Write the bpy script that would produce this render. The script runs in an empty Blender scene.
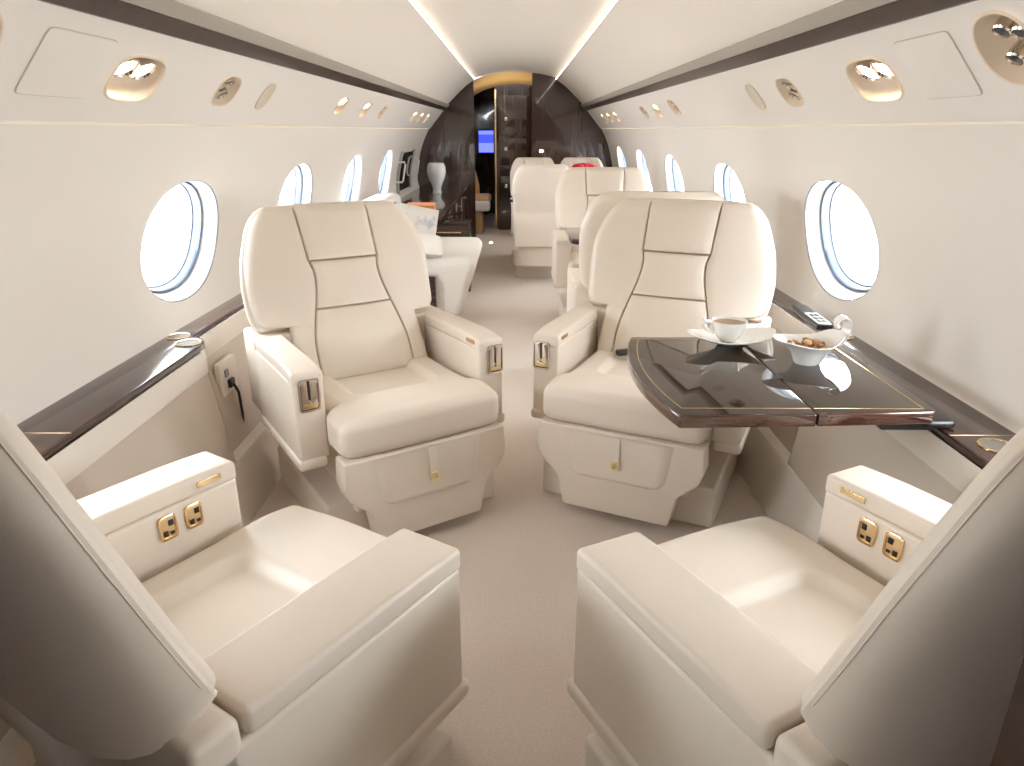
import bpy, bmesh, math, random
from mathutils import Vector, Matrix
random.seed(7)
S = bpy.context.scene
COL = S.collection
PI = math.pi
XC = -0.015                      # cabin centre line

# ------------------------------------------------------------------ materials
def mat(name, col, rough=.5, metal=0., coat=0., bump=None, noise=None, emit=None, spec=.5, sheen=0.):
    m = bpy.data.materials.new(name); m.use_nodes = True
    nt = m.node_tree; b = nt.nodes['Principled BSDF']
    b.inputs['Base Color'].default_value = (*col, 1)
    b.inputs['Roughness'].default_value = rough
    b.inputs['Metallic'].default_value = metal
    b.inputs['Coat Weight'].default_value = coat
    b.inputs['Coat Roughness'].default_value = .03
    b.inputs['Specular IOR Level'].default_value = spec
    b.inputs['Sheen Weight'].default_value = sheen
    if emit:
        b.inputs['Emission Color'].default_value = (*emit[0], 1); b.inputs['Emission Strength'].default_value = emit[1]
    tc = nt.nodes.new('ShaderNodeTexCoord')
    if noise:                    # (scale xyz, second colour, contrast lo, hi)
        mp = nt.nodes.new('ShaderNodeMapping'); mp.inputs['Scale'].default_value = noise[0]
        nz = nt.nodes.new('ShaderNodeTexNoise'); nz.inputs['Scale'].default_value = 1; nz.inputs['Detail'].default_value = 5
        rp = nt.nodes.new('ShaderNodeValToRGB')
        rp.color_ramp.elements[0].position = noise[2]; rp.color_ramp.elements[1].position = noise[3]
        rp.color_ramp.elements[0].color = (*col, 1); rp.color_ramp.elements[1].color = (*noise[1], 1)
        nt.links.new(tc.outputs['Object'], mp.inputs['Vector']); nt.links.new(mp.outputs[0], nz.inputs['Vector'])
        nt.links.new(nz.outputs['Fac'], rp.inputs['Fac']); nt.links.new(rp.outputs['Color'], b.inputs['Base Color'])
    if bump:                     # (kind, scale, strength, distance)
        if bump[0] == 'v':
            t = nt.nodes.new('ShaderNodeTexVoronoi'); out = 'Distance'
        else:
            t = nt.nodes.new('ShaderNodeTexNoise'); out = 'Fac'; t.inputs['Detail'].default_value = 4
        t.inputs['Scale'].default_value = bump[1]
        bp_ = nt.nodes.new('ShaderNodeBump'); bp_.inputs['Strength'].default_value = bump[2]; bp_.inputs['Distance'].default_value = bump[3]
        nt.links.new(tc.outputs['Object'], t.inputs['Vector']); nt.links.new(t.outputs[out], bp_.inputs['Height'])
        nt.links.new(bp_.outputs[0], b.inputs['Normal'])
    return m

M = {}
M['leather'] = mat('ivory_leather', (.74, .66, .57), .42, bump=('v', 420, .12, .0006), noise=((5, 5, 5), (.705, .63, .545), .35, .75))
M['panel'] = mat('cream_panel', (.745, .70, .645), .5, bump=('n', 60, .03, .001))
M['ceil'] = mat('cream_ceiling', (.77, .71, .635), .6)
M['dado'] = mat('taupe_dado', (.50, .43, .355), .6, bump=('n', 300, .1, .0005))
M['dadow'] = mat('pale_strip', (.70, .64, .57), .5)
M['wood'] = mat('espresso_gloss', (.020, .010, .008), .16, coat=.45, noise=((2, 25, 60), (.055, .022, .014), .35, .7))
M['trimwood'] = mat('espresso_trim', (.020, .010, .007), .32, coat=.15, noise=((2, 25, 60), (.045, .018, .012), .35, .7))
M['bulk'] = mat('espresso_bulkhead', (.018, .008, .006), .2, coat=1., noise=((30, 30, 1.6), (.065, .022, .015), .38, .72))
M['table'] = mat('table_gloss', (.030, .019, .012), .04, spec=.55, noise=((4, 30, 4), (.05, .032, .02), .3, .7))
M['tedge'] = mat('table_edge', (.035, .013, .009), .15, coat=1., noise=((8, 60, 60), (.085, .03, .018), .35, .7))
M['inlay'] = mat('inlay_brass', (.75, .56, .32), .3, metal=1.)
M['brass'] = mat('bright_brass', (.86, .70, .30), .3, metal=.35)
M['gold'] = mat('gold', (.83, .62, .36), .22, metal=1.)
M['chrome'] = mat('chrome', (.75, .70, .64), .12, metal=1.)
M['dark'] = mat('dark_plastic', (.012, .011, .011), .35)
M['blackgloss'] = mat('black_gloss', (.006, .006, .008), .08, coat=1.)
M['carpet'] = mat('beige_carpet', (.56, .475, .405), .95, noise=((160, 160, 160), (.65, .565, .49), .3, .7), bump=('n', 700, .4, .002), sheen=.2)
M['white'] = mat('porcelain', (.86, .85, .82), .15, coat=.5)
M['reveal'] = mat('window_reveal', (.40, .40, .40), .4)
M['gasket'] = mat('window_gasket', (.10, .10, .11), .5)
M['valance'] = mat('taupe_valance', (.36, .32, .27), .5)
M['well'] = mat('cup_well', (.10, .085, .065), .6)
M['seal'] = mat('window_seal', (.10, .13, .19), .4)
M['grille'] = mat('speaker_cloth', (.60, .52, .42), .8, bump=('v', 900, .3, .001))
M['bezel'] = mat('lamp_bezel', (.72, .60, .46), .4)
M['line'] = mat('panel_gap', (.52, .46, .40), .7)
M['fabricw'] = mat('white_fabric', (.80, .77, .73), .9, bump=('n', 90, .5, .01))
M['fabricp'] = mat('patterned_fabric', (.72, .69, .64), .9, noise=((14, 14, 14), (.45, .48, .50), .5, .66))
M['nutA'] = mat('nut_brown', (.30, .12, .05), .5, noise=((60, 60, 60), (.46, .22, .10), .3, .7))
M['nutB'] = mat('nut_pale', (.62, .38, .18), .5)
M['coffee'] = mat('coffee', (.30, .17, .08), .2)
M['tan'] = mat('tan_leather', (.52, .33, .16), .45)
M['tanceil'] = mat('gold_ceiling', (.50, .34, .14), .45)
M['red'] = mat('red_petals', (.62, .02, .05), .6)
M['green'] = mat('leaf_green', (.05, .14, .03), .5)
M['orange'] = mat('orange_cover', (.62, .22, .08), .4)
M['paper'] = mat('paper', (.8, .78, .74), .7)
M['keypad'] = mat('pale_keypad', (.42, .41, .39), .6)
M['btn'] = mat('button_grey', (.25, .24, .23), .5)

def emitter(name, col, s):
    m = bpy.data.materials.new(name); m.use_nodes = True; nt = m.node_tree
    nt.nodes.clear(); e = nt.nodes.new('ShaderNodeEmission'); o = nt.nodes.new('ShaderNodeOutputMaterial')
    e.inputs[0].default_value = (*col, 1); e.inputs[1].default_value = s
    nt.links.new(e.outputs[0], o.inputs[0]); return m
M['lamp'] = emitter('lamp_glow', (1., .86, .66), 26)
M['lampdim'] = emitter('lamp_glow_far', (1., .80, .52), 12)
M['cove'] = emitter('cove_glow', (1., .87, .69), 15.)
M['seam'] = emitter('seam_glow', (1., .84, .60), .62)
M['screen'] = emitter('blue_screen', (.06, .09, .85), 1.1)
M['screen2'] = emitter('screen_band', (.16, .20, 1.0), 1.4)

def glass_mat():
    m = bpy.data.materials.new('pane_glass'); m.use_nodes = True; nt = m.node_tree; nt.nodes.clear()
    o = nt.nodes.new('ShaderNodeOutputMaterial'); mx = nt.nodes.new('ShaderNodeMixShader')
    t = nt.nodes.new('ShaderNodeBsdfTransparent'); g = nt.nodes.new('ShaderNodeBsdfGlossy'); g.inputs['Roughness'].default_value = .02
    f = nt.nodes.new('ShaderNodeFresnel'); f.inputs[0].default_value = 1.45
    nt.links.new(f.outputs[0], mx.inputs[0]); nt.links.new(t.outputs[0], mx.inputs[1]); nt.links.new(g.outputs[0], mx.inputs[2])
    nt.links.new(mx.outputs[0], o.inputs[0]); return m
M['glass'] = glass_mat()
def vase_mat():
    m = mat('vase_glass', (.95, .96, .97), .08); b = m.node_tree.nodes['Principled BSDF']
    b.inputs['Transmission Weight'].default_value = .15; b.inputs['IOR'].default_value = 1.45; b.inputs['Coat Weight'].default_value = 1.; return m
M['vase'] = vase_mat()

# ------------------------------------------------------------------ mesh helpers
def finish(bm, smooth=True, angle=38):
    bmesh.ops.remove_doubles(bm, verts=bm.verts, dist=1e-5)
    bmesh.ops.recalc_face_normals(bm, faces=bm.faces)
    for f in bm.faces: f.smooth = smooth
    if smooth:
        a = math.radians(angle)
        for e in bm.edges:
            if len(e.link_faces) == 2 and e.calc_face_angle(0) > a: e.smooth = False
def mesh(bm, name, m, smooth=True, angle=38):
    finish(bm, smooth, angle); me = bpy.data.meshes.new(name); bm.to_mesh(me); bm.free()
    for x in (m if isinstance(m, (list, tuple)) else [m]): me.materials.append(x)
    return me
def add(name, me, parent=None, loc=None):
    o = bpy.data.objects.new(name, me); COL.objects.link(o)
    if parent: o.parent = parent
    if loc: o.location = loc
    return o
def tag(o, label=None, cat=None, group=None, kind=None):
    if label: o['label'] = label
    if cat: o['category'] = cat
    if group: o['group'] = group
    if kind: o['kind'] = kind
    return o
def thing(name, label, cat, loc=(0, 0, 0), rz=0, group=None):
    o = bpy.data.objects.new(name, None); COL.objects.link(o); o.empty_display_size = .1
    o.location = loc; o.rotation_euler = (0, 0, rz); return tag(o, label, cat, group)
def struct(name, me, parent=None):
    o = add(name, me, parent)
    if not parent: o['kind'] = 'structure'
    return o
def grid(bm, rows, close=False, mi=0):
    vs = [[bm.verts.new(p) for p in r] for r in rows]
    for a, b in zip(vs, vs[1:]):
        n = len(a)
        for i in range(n if close else n - 1):
            j = (i + 1) % n
            try: f = bm.faces.new((a[i], a[j], b[j], b[i])); f.material_index = mi
            except ValueError: pass
    return vs
def axis(h, r, n):
    """sample positions along a rounded box axis"""
    r = min(r, h * .999)
    k = [math.tan(t * PI / 4 / 3) for t in range(4)]
    e = [h - r + r * x for x in k]
    mid = [(-(h - r)) + 2 * (h - r) * i / n for i in range(n + 1)]
    return [-x for x in reversed(e[1:])] + mid + e[1:]
def rbox(lo, hi, r, n=(1, 1, 1), fn=None, bm=None):
    """rounded box between two corners; fn deforms world points"""
    bm = bm or bmesh.new(); lo = Vector(lo); hi = Vector(hi); c = (lo + hi) / 2; h = (hi - lo) / 2
    r = min(r, h.x * .98, h.y * .98, h.z * .98)
    A = [axis(h[i], r, n[i]) for i in range(3)]
    def P(p):
        q = Vector([max(-(h[i] - r), min(h[i] - r, p[i])) for i in range(3)]); d = Vector(p) - q
        w = c + q + (d.normalized() * r if d.length > 1e-9 else d)
        return Vector(fn(w)) if fn else w
    tmp = bmesh.new()
    for ax in range(3):
        u, v = [i for i in range(3) if i != ax]
        for s in (-1, 1):
            rows = []
            for a in A[u]:
                row = []
                for b in A[v]:
                    p = [0, 0, 0]; p[ax] = s * h[ax]; p[u] = a; p[v] = b; row.append(P(p))
                rows.append(row)
            grid(tmp, rows)
    bmesh.ops.remove_doubles(tmp, verts=tmp.verts, dist=1e-5)
    me = bpy.data.meshes.new('t'); tmp.to_mesh(me); tmp.free(); bm.from_mesh(me); bpy.data.meshes.remove(me)
    return bm
def prism(pts, lo, hi, ax='y', bev=0., seg=3, bm=None):
    """polygon extruded along an axis; pts are the two other coordinates in xyz order"""
    t = bmesh.new()
    def mk(p, q): return {'x': (q, p[0], p[1]), 'y': (p[0], q, p[1]), 'z': (p[0], p[1], q)}[ax]
    a = [t.verts.new(mk(p, lo)) for p in pts]; b = [t.verts.new(mk(p, hi)) for p in pts]
    t.faces.new(a); t.faces.new(list(reversed(b)))
    for i in range(len(pts)):
        j = (i + 1) % len(pts); t.faces.new((a[i], b[i], b[j], a[j]))
    bmesh.ops.recalc_face_normals(t, faces=t.faces)
    if bev:
        es = [e for e in t.edges if len(e.link_faces) == 2 and e.calc_face_angle(0) > .5]
        bmesh.ops.bevel(t, geom=es, offset=bev, segments=seg, affect='EDGES', profile=.5, clamp_overlap=True)
    if bm is None: return t
    me = bpy.data.meshes.new('t'); t.to_mesh(me); t.free(); bm.from_mesh(me); bpy.data.meshes.remove(me); return bm
def lathe(prof, n=32, fn=None, bm=None):
    bm = bm or bmesh.new(); rows = []
    for r, z in prof:
        row = []
        for i in range(n):
            a = 2 * PI * i / n; p = (r * math.cos(a), r * math.sin(a), z); row.append(fn(p) if fn else p)
        rows.append(row)
    grid(bm, rows, close=True); return bm
def tube(path, r, n=8, bm=None, cyc=False):
    bm = bm or bmesh.new(); path = [Vector(p) for p in path]; rows = []; N = len(path)
    up = Vector((0, 0, 1))
    for i, p in enumerate(path):
        a = path[(i - 1) % N] if (i > 0 or cyc) else p; b = path[(i + 1) % N] if (i < N - 1 or cyc) else p
        t = (b - a).normalized(); x = t.cross(up)
        if x.length < .05: x = t.cross(Vector((1, 0, 0)))
        x.normalize(); y = t.cross(x)
        rr = r(i / (N - 1)) if callable(r) else r
        rows.append([p + x * rr * math.cos(2 * PI * k / n) + y * rr * math.sin(2 * PI * k / n) for k in range(n)])
    if cyc: rows.append(rows[0])
    vs = grid(bm, rows, close=True)
    if not cyc:
        try: bm.faces.new(vs[0]); bm.faces.new(vs[-1])
        except ValueError: pass
    return bm
def ell(n, ry, rs, e=2.):
    out = []
    for i in range(n):
        a = 2 * PI * i / n; c, s = math.cos(a), math.sin(a)
        out.append((math.copysign(abs(c) ** (2 / e), c) * ry, math.copysign(abs(s) ** (2 / e), s) * rs))
    return out
def sm(a, b, x):
    t = max(0., min(1., (x - a) / (b - a))); return t * t * (3 - 2 * t)

# ------------------------------------------------------------------ cabin profile
WALL = [(1.10, .60), (1.118, .68), (1.112, .80), (1.085, .93), (1.04, 1.08), (.968, 1.232)]
def catmull(pts, n=10):
    P = [Vector(p) for p in pts]; P = [2 * P[0] - P[1]] + P + [2 * P[-1] - P[-2]]; out = []
    for i in range(1, len(P) - 2):
        for k in range(n):
            t = k / n; a, b, c, d = P[i - 1:i + 3]
            out.append(.5 * ((2 * b) + (-a + c) * t + (2 * a - 5 * b + 4 * c - d) * t * t + (-a + 3 * b - 3 * c + d) * t ** 3))
    out.append(P[-2]); return out
WC = catmull(WALL)
WL = [0.]
for a, b in zip(WC, WC[1:]): WL.append(WL[-1] + (b - a).length)
def wall_pt(s):
    s = max(0., min(WL[-1], s))
    for i in range(len(WL) - 1):
        if s <= WL[i + 1] + 1e-9:
            t = (s - WL[i]) / (WL[i + 1] - WL[i]); return WC[i].lerp(WC[i + 1], t)
    return WC[-1]
def s_at_z(z):
    lo, hi = 0, WL[-1]
    for _ in range(50):
        m = (lo + hi) / 2
        if wall_pt(m).y < z: lo = m
        else: hi = m
    return lo
P0 = Vector((.955, 1.2372)); P1 = Vector((.79, 1.432)); PLEN = (P1 - P0).length
def psu_pt(s): return P0.lerp(P1, s / PLEN)

def strip_with_holes(side, fn, s0, s1, y0, y1, holes, ns=14, dy=.25):
    """wall strip along y with superelliptic holes; returns mesh and each hole's rim"""
    bm = bmesh.new(); rims = []
    W = lambda y, s: Vector((XC + side * fn(s).x, y, fn(s).y))
    ss = [s0 + (s1 - s0) * i / ns for i in range(ns + 1)]
    cur = y0
    def plain(a, b):
        n = max(1, int(round((b - a) / dy)))
        grid(bm, [[W(a + (b - a) * i / n, s) for s in ss] for i in range(n + 1)])
    for (yc, sc, ry, rs, e) in sorted(holes):
        a, b = yc - ry * 1.25, yc + ry * 1.25
        if a > cur + 1e-4: plain(cur, a)
        # border points, same s subdivisions on both vertical edges
        m = ns
        border = [(b, s) for s in ss] + [(b + (a - b) * i / m, s1) for i in range(1, m)] + [(a, s) for s in reversed(ss)] + [(a + (b - a) * i / m, s0) for i in range(1, m)]
        rings = []
        inner = []
        for (y, s) in border:
            an = math.atan2((s - sc) / rs, (y - yc) / ry); c, q = math.cos(an), math.sin(an)
            k = (abs(c) ** e + abs(q) ** e) ** (-1 / e)
            inner.append((yc + c * k * ry, sc + q * k * rs))
        K = 7
        for k in range(K + 1):
            t = (k / K) ** 1.5
            rings.append([W(p[0] + (q[0] - p[0]) * t, p[1] + (q[1] - p[1]) * t) for p, q in zip(inner, border)])
        grid(bm, rings, close=True); rims.append(((yc, sc), inner)); cur = b
    if cur < y1: plain(cur, y1)
    return bm, rims, W

YF, YB = .34, 8.31               # forward and aft bulkheads
VEST = -1.1
WIN = {-1: [-.55, 1.08, 2.355, 3.62, 4.90, 6.18], 1: [-.55, 1.09, 2.385, 3.66, 4.965, 6.22, 7.46]}  # foremost opening each side is unseen, added to light the near chair backs
SZ = s_at_z(.872)
LAMPS = {-1: [(1.77, .125, .105, .058, 3.2, 'lamp'), (2.31, .125, .072, .052, 2.6, 'vent'), (3.78, .13, .085, .05, 2.6, 'lampf'), (4.39, .125, .085, .048, 2.6, 'lampf'), (4.95, .125, .08, .048, 2.6, 'vent'), (6.45, .12, .11, .05, 2.6, 'lampf'), (6.90, .12, .11, .05, 2.6, 'lampf'), (7.35, .12, .11, .05, 2.6, 'lampf'), (1.215, .15, .066, .066, 2.2, 'vent')],
         1: [(1.83, .125, .105, .058, 3.2, 'lamp'), (2.38, .125, .072, .052, 2.6, 'vent'), (4.07, .13, .08, .05, 2.6, 'vent'), (4.57, .125, .085, .048, 2.6, 'lampf'), (5.02, .125, .08, .048, 2.6, 'vent'), (6.45, .12, .11, .05, 2.6, 'lampf'), (6.90, .12, .11, .05, 2.6, 'lampf'), (7.35, .12, .11, .05, 2.6, 'lampf'), (1.325, .15, .070, .070, 2.2, 'vent')]}
WORLD_PORTALS = []
wn = 0
for side, nm in ((-1, 'left'), (1, 'right')):
    bm, rims, W = strip_with_holes(side, wall_pt, 0, WL[-1], VEST, YB, [(y, SZ, .285 if y > 0 else .20, .20 if y > 0 else .14, 2.15) for y in WIN[side]], ns=18)
    struct('wall_' + nm, mesh(bm, 'wall', M['panel'], angle=60))
    for (yc, sc), inner in rims:
        wn += 1
        nx = Vector((side * .96, 0, .28)).normalized()     # outboard axis of the opening
        C0 = W(yc, sc)
        base = [W(y, s) for y, s in inner]
        def ring(k, d, base=base, C0=C0, nx=nx): return [C0 + (p - C0) * k + nx * d for p in base]
        fr = bmesh.new()
        grid(fr, [ring(.988, .004), ring(.965, .014), ring(.95, .035), ring(.925, .058)], close=True)
        w = struct('window_%d' % wn, mesh(fr, 'reveal', M['reveal'], angle=70))
        gk = bmesh.new(); grid(gk, [ring(1.0, 0), ring(.996, .006), ring(.990, .006), ring(.988, .003)], close=True)
        struct('window_gasket', mesh(gk, 'gasket', M['gasket'], angle=70), w)
        sl = bmesh.new(); grid(sl, [ring(.925, .058), ring(.915, .052), ring(.895, .052), ring(.885, .062), ring(.88, .085)], close=True)
        struct('window_seal', mesh(sl, 'seal', M['seal'], angle=70), w)
        il = bmesh.new(); grid(il, [ring(.88, .085), ring(.86, .082), ring(.845, .09), ring(.84, .125)], close=True)
        struct('window_frame', mesh(il, 'frame', M['reveal'], angle=70), w)
        pn = bmesh.new(); vs = [pn.verts.new(p) for p in ring(.85, .118)]; pn.faces.new(vs)
        struct('window_pane', mesh(pn, 'pane', M['glass'], smooth=False), w)
        WORLD_PORTALS.append((C0 + nx * .16, nx))
    # overhead service panel
    bm, rims, W2 = strip_with_holes(side, psu_pt, 0, PLEN, VEST, YB, [l[:5] for l in LAMPS[side]], ns=8)
    # lower lip returning to the wall
    lip = [(.955, 1.2372), (.957, 1.2366), (.975, 1.2366)]
    grid(bm, [[Vector((XC + side * x, y, z)) for x, z in lip] for y in (VEST, YB)])
    struct('wall_%s_upper' % nm, mesh(bm, 'upper', M['panel'], angle=40))
    # warm seam light
    bm = bmesh.new(); grid(bm, [[Vector((XC + side * x, y, z)) for x, z in ((.9675, 1.2315), (.9705, 1.2368))] for y in (VEST, YB)])
    # (sits in the slot between the lip and the wall)
    struct('trim_%d' % (1 if side < 0 else 2), mesh(bm, 'seam', M['seam'], smooth=False))
    # wood strip and pale valance
    bm = prism([(XC + side * x, z) for x, z in ((.795, 1.426), (.80, 1.436), (.771, 1.462), (.752, 1.456), (.782, 1.424))], VEST, YB, 'y', bev=.002)
    struct('trim_%d' % (3 if side < 0 else 4), mesh(bm, 'strip', M['trimwood']))
    bm = prism([(XC + side * x, z) for x, z in ((.771, 1.462), (.745, 1.492), (.725, 1.483), (.752, 1.456))], VEST, YB, 'y', bev=.003)
    struct('trim_%d' % (5 if side < 0 else 6), mesh(bm, 'valance', M['valance']))
    # sloping ceiling panel
    bm = bmesh.new(); pr = [(.745, 1.490), (.70, 1.535), (.62, 1.612), (.54, 1.680), (.452, 1.740), (.447, 1.743), (.447, 1.775)]
    grid(bm, [[Vector((XC + side * x, y, z)) for x, z in pr] for y in (VEST, YB)])
    struct('ceiling_' + nm, mesh(bm, 'slope', M['ceil'], angle=30))
    # cove light strip
    bm = bmesh.new(); grid(bm, [[Vector((XC + side * x, y, z)) for x, z in ((.4458, 1.7435), (.4458, 1.7490))] for y in (VEST, YB)])
    struct('trim_%d' % (7 if side < 0 else 8), mesh(bm, 'cove', M['cove'], smooth=False))
    # sidewall under the ledge: pale strip, taupe panel, kick panel
    def lower(y0, y1, dx, cap):
        bm = bmesh.new(); pr = [(.944 + dx, .588), (.944 + dx, .510)]
        grid(bm, [[Vector((XC + side * x, y, z)) for x, z in pr] for y in (y0, y1)], mi=0)
        pr = [(.947 + dx, .510), (.90 + dx * .5, .197)]
        grid(bm, [[Vector((XC + side * x, y, z)) for x, z in pr] for y in (y0, y1)], mi=1)
        grid(bm, [[Vector((XC + side * x, y, z)) for x, z in ((.944 + dx, .51), (.947 + dx, .51))] for y in (y0, y1)], mi=1)
        if cap:
            q = [(.944, .588), (.944, .51), (.90, .197), (.95, .197), (1.03, .588)]
            f = bm.faces.new([bm.verts.new((XC + side * x, y1, z)) for x, z in q]); f.material_index = 1
        return bm
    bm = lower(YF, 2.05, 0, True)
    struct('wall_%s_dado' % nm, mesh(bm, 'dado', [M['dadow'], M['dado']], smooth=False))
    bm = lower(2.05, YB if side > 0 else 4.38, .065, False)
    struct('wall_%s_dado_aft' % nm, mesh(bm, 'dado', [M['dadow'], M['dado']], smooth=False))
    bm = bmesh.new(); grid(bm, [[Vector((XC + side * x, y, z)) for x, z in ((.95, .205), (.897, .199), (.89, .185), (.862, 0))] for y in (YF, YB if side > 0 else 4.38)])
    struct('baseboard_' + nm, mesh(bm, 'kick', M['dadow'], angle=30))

for side, nm, a, b in ((-1, 'left', VEST, YF), (1, 'right', VEST, YF), (-1, 'left', 4.38, YB)):
    bm = bmesh.new(); x = XC + side * 1.102
    grid(bm, [[Vector((x, y, z)) for z in (0, .3, .602)] for y in (a, b)])
    if b > 1: grid(bm, [[Vector((xx, a, z)) for z in (0, .3, .59)] for xx in (x, XC + side * .9)])
    struct('wall_%s_low_%s' % (nm, 'aft' if b > 1 else 'fore'), mesh(bm, 'low', M['dado'], smooth=False))
# centre ceiling, floor
AR = [(-1 + i / 10) * PI / 2 for i in range(1, 20)]
bm = bmesh.new(); pr = [(-.447, 1.758)] + [(.447 * math.sin(a), 1.758 + .062 * math.cos(a) ** 2) for a in AR] + [(.447, 1.758)]
grid(bm, [[Vector((XC + x, y, z)) for x, z in pr] for y in (VEST, 3., YB)])
struct('ceiling', mesh(bm, 'ceiling', M['ceil'], angle=50))
bm = bmesh.new(); grid(bm, [[Vector((x, y, 0)) for x in (-1.13, 0, 1.13)] for y in (VEST, 3, 6, YB, 11.2)])
struct('floor', mesh(bm, 'floor', M['carpet'], smooth=False))

# bulkheads -------------------------------------------------------
SIL = [(1.14, 0), (1.14, .7)] + [(p.x + .03, p.y) for p in WC[12::6]] + [(.98, 1.26), (.80, 1.455), (.76, 1.51), (.47, 1.76), (.44, 1.80)]
def bulk(y0, y1, x_in, side, m, name, parent=None, topz=None):
    pts = [(XC + side * x, z) for x, z in SIL if side * (XC + side * x) > side * x_in]
    t = topz or 1.84
    poly = [(x_in, 0)] + pts + ([(XC + side * .2, t)] if side * (XC + side * .2) > side * x_in else []) + [(x_in, t)]
    return struct(name, mesh(prism(poly, y0, y1, 'y'), name, m, smooth=False), parent)
wl = bulk(YB, YB + .06, -.475, -1, M['bulk'], 'wall_aft_left')
wr = bulk(YB, YB + .06, .17, 1, M['bulk'], 'wall_aft_right')
bulk(YF - .05, YF, -.338, -1, M['trimwood'], 'wall_front_left')
bulk(YF - .05, YF, .306, 1, M['trimwood'], 'wall_front_right')
bm = prism([(-1.1, 0), (1.1, 0), (1.1, 1.3), (.5, 1.85), (-.5, 1.85), (-1.1, 1.3)], VEST - .05, VEST, 'y')
struct('wall_front', mesh(bm, 'wall', M['panel'], smooth=False))

# ------------------------------------------------------------------ overhead fittings
def psu_frame(side, y, s):
    p = psu_pt(s); O = Vector((XC + side * p.x, y, p.y))
    d = (P1 - P0) / PLEN
    es = Vector((side * d.x, 0, d.y)); n = Vector((side * d.y, 0, -d.x)) * (1 if True else 1)
    # outboard normal: away from the cabin axis and up
    n = Vector((side * .758, 0, .652))
    return O, Vector((0, 1, 0)), es, n
def local(fr):
    O, ey, es, n = fr
    return lambda a, b, c: O + ey * a + es * b + n * c
def ring_at(F, ry, rs, e, d, n=40, oy=0, os=0):
    return [F(a + oy, b + os, d) for a, b in ell(n, ry, rs, e)]
PLACE = {-1: 'left', 1: 'right'}
NAMES = {
 (-1, 0): 'twin lit reading lamps in a gold recess above the near left window',
 (-1, 1): 'chrome air outlets in an oval recess behind the lit left lamps',
 (-1, 2): 'lit oval lamp above the second left window',
 (-1, 3): 'lit middle fitting of the left overhead trio, between lamp and air outlets',
 (-1, 4): 'rearmost air outlet fitting of the left overhead trio',
 (-1, 5): 'first of three tiny lit lamps overhead near the dark left wall panel',
 (-1, 6): 'second of three tiny lit lamps overhead near the dark left wall panel',
 (-1, 7): 'third tiny lit lamp overhead on the left, closest to the bulkhead',
 (-1, 8): 'large round air outlet recess cut off by the left edge of the photo',
 (1, 0): 'twin lit reading lamps in a gold recess above the near right window',
 (1, 1): 'chrome air outlets in an oval recess behind the lit right lamps',
 (1, 2): 'air outlet fitting nearest the camera in the right overhead trio',
 (1, 3): 'lit middle fitting of the right overhead trio',
 (1, 4): 'rearmost air outlet fitting of the right overhead trio',
 (1, 5): 'first of three tiny lit lamps at the far end of the right overhead panel',
 (1, 6): 'second of three tiny lit lamps at the far end of the right overhead panel',
 (1, 7): 'third tiny lit lamp on the right, closest to the bulkhead',
 (1, 8): 'large round air outlet recess with chrome nozzles by the right edge of the photo',
}
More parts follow.
